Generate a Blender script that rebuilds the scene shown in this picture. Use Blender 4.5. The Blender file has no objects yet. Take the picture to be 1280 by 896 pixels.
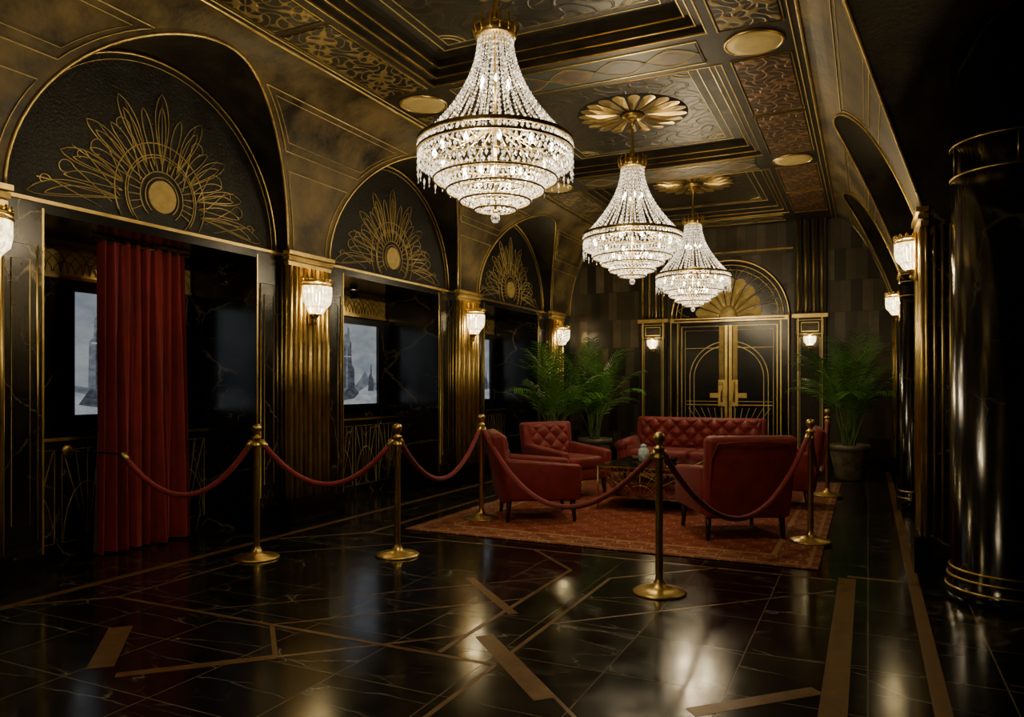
import bpy, bmesh, math, random
from mathutils import Vector, Matrix
random.seed(7)
pi = math.pi
XC = -2.3          # room centre line
CAMH = 1.35

# ------------------------------------------------------------------ materials
def newmat(name):
    m = bpy.data.materials.new(name); m.use_nodes = True
    nt = m.node_tree
    b = nt.nodes.get('Principled BSDF')
    return m, nt, b

def N(nt, typ, **kw):
    n = nt.nodes.new(typ)
    for k, v in kw.items():
        if k in n.inputs: n.inputs[k].default_value = v
        else: setattr(n, k, v)
    return n

def ramp(nt, fac, stops):
    r = nt.nodes.new('ShaderNodeValToRGB')
    while len(r.color_ramp.elements) < len(stops): r.color_ramp.elements.new(0.5)
    for e, (p, c) in zip(r.color_ramp.elements, stops):
        e.position = p; e.color = (c[0], c[1], c[2], 1) if not isinstance(c, float) else (c, c, c, 1)
    nt.links.new(fac, r.inputs[0])
    return r.outputs[0]

def basic(name, c1, c2=None, metal=0.0, rough=0.5, r2=None, scale=6.0, bump=0.0, bscale=60.0, emis=0.0, ecol=None, sheen=0.0, detail=6.0, coat=0.0):
    m, nt, b = newmat(name)
    tc = N(nt, 'ShaderNodeTexCoord')
    n = N(nt, 'ShaderNodeTexNoise', Scale=scale, Detail=detail, Roughness=0.65)
    nt.links.new(tc.outputs['Object'], n.inputs['Vector'])
    c2 = c2 or tuple(min(1, x*1.5) for x in c1)
    nt.links.new(ramp(nt, n.outputs['Fac'], [(0.36, c1), (0.66, c2)]), b.inputs['Base Color'])
    b.inputs['Metallic'].default_value = metal
    if r2 is None: b.inputs['Roughness'].default_value = rough
    else: nt.links.new(ramp(nt, n.outputs['Fac'], [(0.3, float(rough)), (0.7, float(r2))]), b.inputs['Roughness'])
    if bump:
        n2 = N(nt, 'ShaderNodeTexNoise', Scale=bscale, Detail=3.0)
        nt.links.new(tc.outputs['Object'], n2.inputs['Vector'])
        bp = N(nt, 'ShaderNodeBump', Strength=bump, Distance=0.01)
        nt.links.new(n2.outputs['Fac'], bp.inputs['Height'])
        nt.links.new(bp.outputs[0], b.inputs['Normal'])
    if emis:
        b.inputs['Emission Color'].default_value = (*(ecol or c1), 1)
        b.inputs['Emission Strength'].default_value = emis
    if sheen: b.inputs['Sheen Weight'].default_value = sheen
    if coat: b.inputs['Coat Weight'].default_value = coat
    return m

def mathn(nt, op, a, bb=None):
    n = nt.nodes.new('ShaderNodeMath'); n.operation = op
    for i, v in enumerate((a, bb)):
        if v is None: continue
        if isinstance(v, (int, float)): n.inputs[i].default_value = v
        else: nt.links.new(v, n.inputs[i])
    return n.outputs[0]

def mix(nt, fac, a, b):
    n = nt.nodes.new('ShaderNodeMix'); n.data_type = 'RGBA'
    for sock, v in ((n.inputs[0], fac), (n.inputs[6], a), (n.inputs[7], b)):
        if isinstance(v, tuple): sock.default_value = (*v, 1)
        elif isinstance(v, (int, float)): sock.default_value = v
        else: nt.links.new(v, sock)
    return n.outputs[2]

def crack(nt, vec, scale, width, warp=0.12):
    """thin, fairly straight veins = voronoi cell edges lightly warped"""
    n = N(nt, 'ShaderNodeTexNoise', Scale=3.0, Detail=4.0, Roughness=0.6)
    nt.links.new(vec, n.inputs['Vector'])
    ma = nt.nodes.new('ShaderNodeVectorMath'); ma.operation = 'MULTIPLY_ADD'
    nt.links.new(n.outputs['Color'], ma.inputs[0]); ma.inputs[1].default_value = (warp*2,)*3
    nt.links.new(vec, ma.inputs[2])
    v = N(nt, 'ShaderNodeTexVoronoi', Scale=scale); v.feature = 'DISTANCE_TO_EDGE'
    nt.links.new(ma.outputs[0], v.inputs['Vector'])
    return ramp(nt, v.outputs['Distance'], [(0.0, 1.0), (width, 0.25), (width*2.2, 0.0)])

def marble(name, base, base2, vein, rough=0.12, scale=1.2, tiles=None, vamt=0.8, vw=0.012):
    m, nt, b = newmat(name)
    tc = N(nt, 'ShaderNodeTexCoord')
    vec = tc.outputs['Object']
    n = N(nt, 'ShaderNodeTexNoise', Scale=0.9, Detail=5.0)
    nt.links.new(vec, n.inputs['Vector'])
    col = ramp(nt, n.outputs['Fac'], [(0.35, base), (0.65, base2)])
    mapp = N(nt, 'ShaderNodeMapping'); mapp.inputs['Rotation'].default_value = (0.35, 0.5, 0.7); mapp.inputs['Scale'].default_value = (0.55, 1.7, 1.0)
    nt.links.new(vec, mapp.inputs['Vector'])
    if tiles:
        br = N(nt, 'ShaderNodeTexBrick'); br.offset = 0.0
        br.inputs['Scale'].default_value = 1.0
        br.inputs['Mortar Size'].default_value = 0.0035
        br.inputs['Mortar Smooth'].default_value = 0.0
        br.inputs['Brick Width'].default_value = tiles
        br.inputs['Row Height'].default_value = tiles
        br.inputs['Color1'].default_value = (0, 0, 0, 1); br.inputs['Color2'].default_value = (1, 1, 1, 1)
        br.inputs['Mortar'].default_value = (0.5, 0.5, 0.5, 1)
        nt.links.new(vec, br.inputs['Vector'])
        add = nt.nodes.new('ShaderNodeVectorMath'); add.operation = 'MULTIPLY_ADD'
        nt.links.new(br.outputs['Color'], add.inputs[0]); add.inputs[1].default_value = (7, 5, 3)
        nt.links.new(mapp.outputs[0], add.inputs[2])
        vv = add.outputs[0]
    else: vv = mapp.outputs[0]
    v1 = crack(nt, vv, scale, vw); v2 = crack(nt, vv, scale*2.4, vw*1.1, 0.2)
    mk = N(nt, 'ShaderNodeTexNoise', Scale=2.2, Detail=3.0); nt.links.new(vv, mk.inputs['Vector'])
    mask = ramp(nt, mk.outputs['Fac'], [(0.40, 0.0), (0.62, 1.0)])
    mask2 = ramp(nt, mk.outputs['Fac'], [(0.30, 1.0), (0.48, 0.0)])
    vs = mathn(nt, 'ADD', mathn(nt, 'MULTIPLY', v1, mask), mathn(nt, 'MULTIPLY', mathn(nt, 'MULTIPLY', v2, mask2), 0.6))
    vs = mathn(nt, 'MINIMUM', mathn(nt, 'MULTIPLY', vs, vamt), 1.0)
    col = mix(nt, vs, col, vein)
    rn = N(nt, 'ShaderNodeTexNoise', Scale=5.0, Detail=6.0); nt.links.new(vec, rn.inputs['Vector'])
    rr = ramp(nt, rn.outputs['Fac'], [(0.3, rough), (0.7, rough*1.6)])
    if tiles:
        col = mix(nt, br.outputs['Fac'], col, (0.14, 0.115, 0.075))
        bp = N(nt, 'ShaderNodeBump', Strength=0.2, Distance=0.003)
        nt.links.new(mathn(nt, 'SUBTRACT', 1.0, br.outputs['Fac']), bp.inputs['Height'])
        nt.links.new(bp.outputs[0], b.inputs['Normal'])
    nt.links.new(col, b.inputs['Base Color'])
    nt.links.new(rr, b.inputs['Roughness'])
    b.inputs['IOR'].default_value = 1.6
    return m

def filigree(name, dark, gold, scale=9.0):
    """gold scroll lattice on a dark ground"""
    m, nt, b = newmat(name)
    tc = N(nt, 'ShaderNodeTexCoord')
    sep = N(nt, 'ShaderNodeSeparateXYZ'); nt.links.new(tc.outputs['Object'], sep.inputs[0])
    x = mathn(nt, 'MULTIPLY', sep.outputs[0], scale*2); y = mathn(nt, 'MULTIPLY', sep.outputs[1], scale*2)
    a = mathn(nt, 'SINE', mathn(nt, 'ADD', x, mathn(nt, 'MULTIPLY', mathn(nt, 'SINE', mathn(nt, 'MULTIPLY', y, 1.5)), 1.3)))
    c = mathn(nt, 'SINE', mathn(nt, 'ADD', y, mathn(nt, 'MULTIPLY', mathn(nt, 'SINE', mathn(nt, 'MULTIPLY', x, 1.5)), 1.3)))
    s = mathn(nt, 'ABSOLUTE', mathn(nt, 'ADD', a, c))
    d = mathn(nt, 'ABSOLUTE', mathn(nt, 'SUBTRACT', a, c))
    line = mathn(nt, 'MINIMUM', s, mathn(nt, 'ADD', d, 0.05))
    f = ramp(nt, line, [(0.12, 1.0), (0.34, 0.0)])
    nt.links.new(mix(nt, f, dark, gold), b.inputs['Base Color'])
    nt.links.new(mathn(nt, 'MULTIPLY', f, 0.6), b.inputs['Metallic'])
    b.inputs['Roughness'].default_value = 0.42
    bp = N(nt, 'ShaderNodeBump', Strength=0.6, Distance=0.006)
    nt.links.new(f, bp.inputs['Height']); nt.links.new(bp.outputs[0], b.inputs['Normal'])
    return m

GOLD = basic('gold_brass', (0.56, 0.40, 0.13), (0.78, 0.58, 0.22), metal=1, rough=0.27, r2=0.4, scale=8)
GOLDLINE = basic('gold_leaf_line', (0.52, 0.40, 0.15), (0.70, 0.55, 0.24), metal=0.6, rough=0.42, scale=10)
LEAFG = basic('gold_leaf_disc', (0.54, 0.39, 0.12), (0.76, 0.57, 0.2), metal=0.2, rough=0.45, scale=14)
DGOLD = basic('aged_gold', (0.18, 0.125, 0.04), (0.38, 0.27, 0.095), metal=0.85, rough=0.36, r2=0.5, scale=5)
BRONZE = basic('aged_bronze_plaster', (0.016, 0.012, 0.006), (0.19, 0.138, 0.06), metal=0.3, rough=0.42, r2=0.6, scale=2.2, bump=0.35, bscale=25, detail=12)
DBRONZE = basic('dark_bronze', (0.007, 0.006, 0.004), (0.028, 0.021, 0.012), metal=0.3, rough=0.42, r2=0.6, scale=4, bump=0.2, bscale=40)
CEIL = basic('ceiling_dark_leather', (0.005, 0.0046, 0.0036), (0.026, 0.022, 0.015), metal=0.15, rough=0.42, r2=0.6, scale=5, bump=0.7, bscale=40, detail=9)
CEILP = filigree('ceiling_pattern_leather', (0.0055, 0.005, 0.004), (0.045, 0.035, 0.02), 5.0)
LUN = basic('lunette_dark_mosaic', (0.006, 0.006, 0.0055), (0.02, 0.019, 0.016), rough=0.38, r2=0.6, scale=5, bump=1.0, bscale=50)
FILI = filigree('filigree_relief', (0.008, 0.0065, 0.004), (0.30, 0.215, 0.08), 8.0)
FILIR = filigree('filigree_relief_copper', (0.035, 0.014, 0.007), (0.26, 0.145, 0.06), 8.0)
MARB = marble('black_marble', (0.004, 0.004, 0.004), (0.011, 0.010, 0.009), (0.34, 0.28, 0.17), 0.17, 1.5, vamt=0.7, vw=0.010)
FLOOR = marble('floor_marble', (0.0045, 0.005, 0.0045), (0.011, 0.0095, 0.0085), (0.30, 0.27, 0.22), 0.12, 1.7, tiles=0.56, vamt=0.65, vw=0.010)
COLM = marble('column_marble', (0.003, 0.003, 0.003), (0.007, 0.007, 0.007), (0.14, 0.13, 0.11), 0.11, 1.2, vamt=0.4)
INLAY = basic('bronze_inlay', (0.13, 0.068, 0.024), (0.23, 0.13, 0.048), metal=0.3, rough=0.28, r2=0.4, scale=12)
BLACK = basic('black_lacquer', (0.004, 0.004, 0.004), (0.007, 0.007, 0.007), rough=0.2)
MATTE = basic('black_matte', (0.004, 0.004, 0.004), (0.006, 0.006, 0.006), rough=0.7)
LEATHER = basic('red_leather', (0.17, 0.013, 0.015), (0.27, 0.025, 0.025), rough=0.45, r2=0.62, scale=7, bump=0.25, bscale=90, sheen=0.1)
VELVET = basic('red_velvet', (0.19, 0.007, 0.012), (0.30, 0.013, 0.02), rough=0.75, scale=3, sheen=0.35)
ROPE = basic('red_rope_velvet', (0.22, 0.012, 0.022), (0.32, 0.022, 0.032), rough=0.7, scale=30, sheen=0.2, bump=0.3, bscale=120)
WOOD = basic('dark_wood', (0.02, 0.01, 0.006), (0.04, 0.02, 0.012), rough=0.3)
LEAF = basic('palm_leaf', (0.04, 0.16, 0.022), (0.13, 0.35, 0.055), rough=0.45, scale=4)
STEM = basic('palm_stem', (0.07, 0.16, 0.03), (0.14, 0.24, 0.06), rough=0.5)
SOIL = basic('soil', (0.012, 0.008, 0.005), (0.03, 0.02, 0.012), rough=0.9, scale=40)
POT = basic('stone_pot', (0.08, 0.066, 0.046), (0.21, 0.17, 0.115), rough=0.45, scale=9, metal=0.1)
GLASS = basic('dark_glass', (0.012, 0.012, 0.012), (0.02, 0.018, 0.016), rough=0.06)
CERAM = basic('blue_white_ceramic', (0.26, 0.50, 0.60), (0.82, 0.9, 0.92), rough=0.2, scale=22)
TEAL = basic('painted_teal', (0.012, 0.022, 0.020), (0.028, 0.042, 0.034), rough=0.5, scale=8)
OCHRE = basic('painted_ochre', (0.08, 0.05, 0.015), (0.16, 0.10, 0.03), rough=0.5, metal=0.3, scale=8)
PANELG = basic('gold_fan_panel', (0.40, 0.28, 0.085), (0.62, 0.46, 0.16), rough=0.45, metal=0.15, scale=8)
RUST = basic('painted_rust', (0.045, 0.020, 0.009), (0.085, 0.038, 0.016), rough=0.5, scale=8)

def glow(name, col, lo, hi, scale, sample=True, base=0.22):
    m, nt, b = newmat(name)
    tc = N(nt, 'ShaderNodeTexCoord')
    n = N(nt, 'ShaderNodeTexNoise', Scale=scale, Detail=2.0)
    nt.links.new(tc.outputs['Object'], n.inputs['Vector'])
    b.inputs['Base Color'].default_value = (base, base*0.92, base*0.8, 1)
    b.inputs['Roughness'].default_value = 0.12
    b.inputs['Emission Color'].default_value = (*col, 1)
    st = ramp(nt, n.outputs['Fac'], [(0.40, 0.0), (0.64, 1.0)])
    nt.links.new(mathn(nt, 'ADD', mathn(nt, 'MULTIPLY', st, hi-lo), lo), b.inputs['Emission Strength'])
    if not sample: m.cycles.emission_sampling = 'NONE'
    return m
CRYS = glow('crystal_glow', (1.0, 0.80, 0.52), 0.06, 1.8, 60, False, 0.13)  # crystals are no lamps: their sparkle is painted as uneven emission
CRYSB = glow('crystal_glow_bright', (1.0, 0.83, 0.57), 0.3, 4.0, 60, False, 0.18)
BULB = glow('bulb', (1.0, 0.80, 0.5), 30, 34, 3, True)
SHADE = glow('sconce_glass_lit', (1.0, 0.79, 0.42), 2.2, 5.5, 30, True)
LAMPDISC = basic('ceiling_light_disc', (0.34, 0.24, 0.07), (0.48, 0.35, 0.12), metal=0.3, rough=0.5, emis=0.10, ecol=(1, 0.68, 0.2))
def screen(name, c, c2, sc=9):
    m, nt, b = newmat(name)
    tc = N(nt, 'ShaderNodeTexCoord'); n = N(nt, 'ShaderNodeTexNoise', Scale=sc, Detail=8.0, Roughness=0.6)
    mp = N(nt, 'ShaderNodeMapping'); mp.inputs['Scale'].default_value = (1, 0.7, 1.6)
    nt.links.new(tc.outputs['Object'], mp.inputs['Vector']); nt.links.new(mp.outputs[0], n.inputs['Vector'])
    o = ramp(nt, n.outputs['Fac'], [(0.38, c), (0.64, c2)])
    nt.links.new(o, b.inputs['Emission Color']); b.inputs['Emission Strength'].default_value = 0.46
    b.inputs['Base Color'].default_value = (0.02, 0.02, 0.02, 1); b.inputs['Roughness'].default_value = 0.2
    return m
SKYP = screen('picture_sky', (0.36, 0.43, 0.50), (0.62, 0.66, 0.68), 4); GREY1 = screen('picture_tower', (0.17, 0.20, 0.24), (0.32, 0.36, 0.41), 14)
GREY2 = screen('picture_shadow', (0.06, 0.07, 0.09), (0.15, 0.17, 0.21), 16); SNOW = screen('picture_snow', (0.45, 0.50, 0.56), (0.75, 0.78, 0.8), 10)

def panel_wall(name):
    m, nt, b = newmat(name)
    tc = N(nt, 'ShaderNodeTexCoord')
    mp = N(nt, 'ShaderNodeMapping'); mp.inputs['Rotation'].default_value = (pi/2, 0, 0)
    nt.links.new(tc.outputs['Object'], mp.inputs['Vector'])
    br = N(nt, 'ShaderNodeTexBrick'); br.offset = 0.5
    br.inputs['Scale'].default_value = 1.0; br.inputs['Brick Width'].default_value = 0.16; br.inputs['Row Height'].default_value = 0.5
    br.inputs['Mortar Size'].default_value = 0.003
    br.inputs['Color1'].default_value = (0.008, 0.007, 0.005, 1); br.inputs['Color2'].default_value = (0.11, 0.09, 0.06, 1); br.inputs['Mortar'].default_value = (0.006, 0.005, 0.004, 1)
    nt.links.new(mp.outputs[0], br.inputs['Vector'])
    n = N(nt, 'ShaderNodeTexNoise', Scale=4.0, Detail=8.0, Roughness=0.7); nt.links.new(tc.outputs['Object'], n.inputs['Vector'])
    nt.links.new(mix(nt, ramp(nt, n.outputs['Fac'], [(0.42, 0.0), (0.7, 0.7)]), br.outputs['Color'], (0.03, 0.026, 0.018)), b.inputs['Base Color'])
    b.inputs['Roughness'].default_value = 0.3; b.inputs['Metallic'].default_value = 0.2
    return m
BACKW = panel_wall('back_wall_stone_panels')

def rugmat():
    m, nt, b = newmat('persian_rug')
    tc = N(nt, 'ShaderNodeTexCoord')
    sep = N(nt, 'ShaderNodeSeparateXYZ'); nt.links.new(tc.outputs['Object'], sep.inputs[0])
    HX, HY = 1.775, 2.6
    ex = mathn(nt, 'SUBTRACT', HX, mathn(nt, 'ABSOLUTE', sep.outputs[0]))
    ey = mathn(nt, 'SUBTRACT', HY, mathn(nt, 'ABSOLUTE', sep.outputs[1]))
    e = mathn(nt, 'MINIMUM', ex, ey)
    sx = mathn(nt, 'SINE', mathn(nt, 'MULTIPLY', sep.outputs[0], 21)); sy = mathn(nt, 'SINE', mathn(nt, 'MULTIPLY', sep.outputs[1], 21))
    nz = N(nt, 'ShaderNodeTexVoronoi', Scale=9.0); nt.links.new(tc.outputs['Object'], nz.inputs['Vector'])
    pat = mathn(nt, 'ABSOLUTE', mathn(nt, 'ADD', mathn(nt, 'MULTIPLY', sx, sy), mathn(nt, 'MULTIPLY', nz.outputs['Distance'], 0.9)))
    pf = ramp(nt, pat, [(0.10, 1.0), (0.22, 0.0), (0.5, 0.1), (0.62, 0.7), (0.75, 0.0)])
    field = mix(nt, pf, (0.25, 0.042, 0.023), (0.46, 0.18, 0.09))
    border = mix(nt, pf, (0.28, 0.085, 0.045), (0.56, 0.30, 0.16))
    inb = ramp(nt, mathn(nt, 'MULTIPLY', e, 1.0), [(0.36, 1.0), (0.361, 0.0)])
    col = mix(nt, inb, field, border)
    lines = ramp(nt, e, [(0.0, 0.0), (0.05, 0.0), (0.055, 1.0), (0.08, 1.0), (0.085, 0.0), (0.32, 0.0), (0.325, 1.0), (0.36, 1.0), (0.365, 0.0)])
    col = mix(nt, lines, col, (0.5, 0.3, 0.15))
    n = N(nt, 'ShaderNodeTexNoise', Scale=30.0, Detail=5.0); nt.links.new(tc.outputs['Object'], n.inputs['Vector'])
    col = mix(nt, mathn(nt, 'MULTIPLY', n.outputs['Fac'], 0.4), col, (0.16, 0.045, 0.025))
    nt.links.new(col, b.inputs['Base Color']); b.inputs['Roughness'].default_value = 0.95
    return m
RUG = rugmat()

# ------------------------------------------------------------------ mesh builder
class MB:
    def __init__(s, name): s.name = name; s.v = []; s.f = []; s.fm = []; s.fs = []; s.mats = []
    def mi(s, m):
        if m not in s.mats: s.mats.append(m)
        return s.mats.index(m)
    def add(s, vs, fs, mat, smooth=False, M=None):
        o = len(s.v); k = s.mi(mat)
        for v in vs:
            v = Vector(v)
            if M is not None: v = M @ v
            s.v.append(v)
        for f in fs:
            s.f.append([o+i for i in f]); s.fm.append(k); s.fs.append(smooth)
    def box(s, x0, x1, y0, y1, z0, z1, mat, M=None):
        if x0 > x1: x0, x1 = x1, x0
        if y0 > y1: y0, y1 = y1, y0
        vs = [(x, y, z) for z in (z0, z1) for y in (y0, y1) for x in (x0, x1)]
        s.add(vs, [(0, 2, 3, 1), (4, 5, 7, 6), (0, 1, 5, 4), (2, 6, 7, 3), (0, 4, 6, 2), (1, 3, 7, 5)], mat, False, M)
    def rbox(s, c, d, r, mat, M=None, seg=3, fn=None):
        bm = bmesh.new(); bmesh.ops.create_cube(bm, size=1)
        for v in bm.verts: v.co = Vector((v.co.x*d[0], v.co.y*d[1], v.co.z*d[2]))
        bmesh.ops.bevel(bm, geom=bm.edges[:], offset=r, segments=seg, profile=0.5, affect='EDGES')
        bm.verts.index_update()
        vs = []
        for v in bm.verts:
            p = Vector(v.co)
            if fn: p = fn(p)
            vs.append(p + Vector(c))
        fs = [[v.index for v in f.verts] for f in bm.faces]
        bm.free(); s.add(vs, fs, mat, True, M)
    def lathe(s, prof, n, mat, M=None, c=(0, 0, 0), smooth=True, flute=0.0, nf=0):
        vs = []; fs = []
        for (r, z) in prof:
            for i in range(n):
                a = 2*pi*i/n
                rr = r*(1+flute*math.cos(a*nf)) if flute else r
                vs.append((c[0]+rr*math.cos(a), c[1]+rr*math.sin(a), c[2]+z))
        for j in range(len(prof)-1):
            for i in range(n):
                i2 = (i+1) % n
                fs.append((j*n+i, j*n+i2, (j+1)*n+i2, (j+1)*n+i))
        if prof[0][0] > 1e-4: fs.append(tuple(range(n))[::-1])
        if prof[-1][0] > 1e-4: fs.append(tuple((len(prof)-1)*n+i for i in range(n)))
        s.add(vs, fs, mat, smooth, M)
    def tube(s, pts, r, mat, n=6, M=None, closed=False, smooth=True):
        pts = [Vector(p) for p in pts]
        L = len(pts)
        if L < 2: return
        vs = []; fs = []
        prev = None
        for i, p in enumerate(pts):
            if closed: t = pts[(i+1) % L]-pts[i-1]
            else: t = pts[min(i+1, L-1)]-pts[max(i-1, 0)]
            if t.length < 1e-9: t = Vector((0, 0, 1))
            t.normalize()
            if prev is None:
                up = Vector((0, 0, 1)) if abs(t.z) < 0.9 else Vector((1, 0, 0))
                a = t.cross(up).normalized()
            else:
                a = prev - t*prev.dot(t)
                if a.length < 1e-6: a = t.orthogonal()
                a.normalize()
            prev = a; b = t.cross(a)
            rr = r[i] if isinstance(r, (list, tuple)) else r
            for k in range(n):
                an = 2*pi*k/n + pi/4
                vs.append(p + (a*math.cos(an)+b*math.sin(an))*rr)
        rng = L if closed else L-1
        for i in range(rng):
            j = (i+1) % L
            for k in range(n):
                k2 = (k+1) % n
                fs.append((i*n+k, i*n+k2, j*n+k2, j*n+k))
        if not closed:
            fs.append(tuple(range(n))[::-1]); fs.append(tuple((L-1)*n+k for k in range(n)))
        s.add(vs, fs, mat, smooth, M)
    def bead(s, c, rx, rz, mat, M=None):
        x, y, z = c
        s.add([(x+rx, y, z), (x, y+rx, z), (x-rx, y, z), (x, y-rx, z), (x, y, z+rz), (x, y, z-rz)],
              [(0, 1, 4), (1, 2, 4), (2, 3, 4), (3, 0, 4), (1, 0, 5), (2, 1, 5), (3, 2, 5), (0, 3, 5)], mat, False, M)
    def grid(s, fn, nu, nv, mat, smooth=True, M=None):
        vs = [fn(i/nu, j/nv) for j in range(nv+1) for i in range(nu+1)]
        fs = [(j*(nu+1)+i, j*(nu+1)+i+1, (j+1)*(nu+1)+i+1, (j+1)*(nu+1)+i) for j in range(nv) for i in range(nu)]
        s.add(vs, fs, mat, smooth, M)
    def obj(s, loc=(0, 0, 0), rotz=0.0, parent=None, scale=1.0):
        me = bpy.data.meshes.new(s.name)
        me.from_pydata([tuple(v) for v in s.v], [], s.f)
        for m in s.mats: me.materials.append(m)
        me.polygons.foreach_set('material_index', s.fm)
        me.polygons.foreach_set('use_smooth', s.fs)
        me.update()
        bm = bmesh.new(); bm.from_mesh(me)
        bmesh.ops.recalc_face_normals(bm, faces=bm.faces); bm.to_mesh(me); bm.free()
        o = bpy.data.objects.new(s.name, me)
        bpy.context.scene.collection.objects.link(o)
        o.location = loc; o.rotation_euler = (0, 0, rotz); o.scale = (scale,)*3
        if parent: o.parent = parent
        return o
def link_copy(o, name, loc, rotz=0.0, scale=1.0):
    c = bpy.data.objects.new(name, o.data); bpy.context.scene.collection.objects.link(c)
    c.location = loc; c.rotation_euler = (0, 0, rotz); c.scale = (scale,)*3
    return c
def plight(name, loc, w, col, rad, parent=None):
    l = bpy.data.lights.new(name, 'POINT'); l.energy = w; l.color = col; l.shadow_soft_size = rad
    o = bpy.data.objects.new(name, l); bpy.context.scene.collection.objects.link(o)
    if parent: o.parent = parent
    o.location = loc
    return o

# ------------------------------------------------------------------ room constants
Y0, YB = -2.6, 13.0
ZS, ZC = 2.6, 4.0
BARC = 1.33
HP, HF, HD = 2.66, 2.75, 3.6
PW = 0.3
DCOVE = 0.81
def X(side, h): return XC + side*h

mb = MB('floor'); mb.box(-6.2, 1.6, Y0-0.2, YB+0.2, -0.12, 0.0, FLOOR); mb.obj()
mb = MB('trim_floor_inlay')
def strip(x0, y0, x1, y1, w, z=0.0015, mat=INLAY):
    a = Vector((x0, y0, 0)); b = Vector((x1, y1, 0)); d = (b-a).normalized(); n = Vector((-d.y, d.x, 0))*w/2
    vs = [a-n, b-n, b+n, a+n]
    mb.add([(v.x, v.y, z) for v in vs] + [(v.x, v.y, -0.01) for v in vs], [(0, 1, 2, 3), (7, 6, 5, 4), (0, 4, 5, 1), (1, 5, 6, 2), (2, 6, 7, 3), (3, 7, 4, 0)], mat)
strip(-4.72, Y0, -4.72, YB, 0.07)
strip(0.28, Y0, 0.28, YB, 0.07, 0.0012)
strip(-0.13, 5.7, -0.13, Y0, 0.11)
strip(-0.13, 5.76, 0.22, 5.76, 0.05, 0.001)
strip(-3.75, 2.83, -3.3, 2.38, 0.12)
strip(-1.86, 3.57, -1.25, 2.96, 0.10)
strip(-2.50, 4.58, -1.88, 3.98, 0.06)
strip(-0.66, 3.1, -0.2, 3.56, 0.08)
strip(-3.15, 2.35, -2.65, 2.85, 0.06)
strip(-4.3, 3.22, -1.62, 3.22, 0.03)
strip(-4.3, 3.22, -4.69, 2.83, 0.03)
strip(-1.95, 3.25, -1.95, 5.1, 0.03, 0.0012)
strip(-1.95, 5.1, -2.45, 5.6, 0.03, 0.001)
strip(-1.62, 3.25, -1.62, 5.0, 0.025, 0.001)
strip(-1.62, 5.0, -1.0, 5.62, 0.025, 0.0008)
strip(-4.1, 5.6, -4.1, 11.6, 0.05, 0.001)
strip(-4.1, 5.6, -0.2, 5.62, 0.03, 0.0008)
strip(-4.1, 5.6, -4.69, 5.0, 0.04, 0.0008)
strip(-1.62, 3.22, -1.62, Y0, 0.025, 0.0007)
strip(-2.65, 2.85, -1.95, 3.55, 0.025, 0.0006)
strip(-4.3, 3.22, -4.3, 4.6, 0.025, 0.0009); strip(-4.3, 4.6, -3.3, 5.6, 0.025, 0.0009)
strip(-2.65, 2.85, -3.02, 3.22, 0.025, 0.0005)
strip(-1.62, 3.9, -0.2, 5.32, 0.018, 0.0005)
strip(-1.95, 4.3, -3.03, 3.22, 0.018, 0.0004)
strip(-1.62, 3.4, -0.2, 1.98, 0.018, 0.0004); strip(-1.95, 4.9, -3.63, 3.22, 0.014, 0.0003)
mb.obj()

# ------------------------------------------------------------------ side walls
def cove(z, side=-1):
    q = min(1.0, max(0.0, (z-ZS)/(ZC-ZS)))
    k = 1-math.sqrt(max(0, 1-q*q))
    if side > 0: k = k**0.55
    return HP - DCOVE*k

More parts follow.
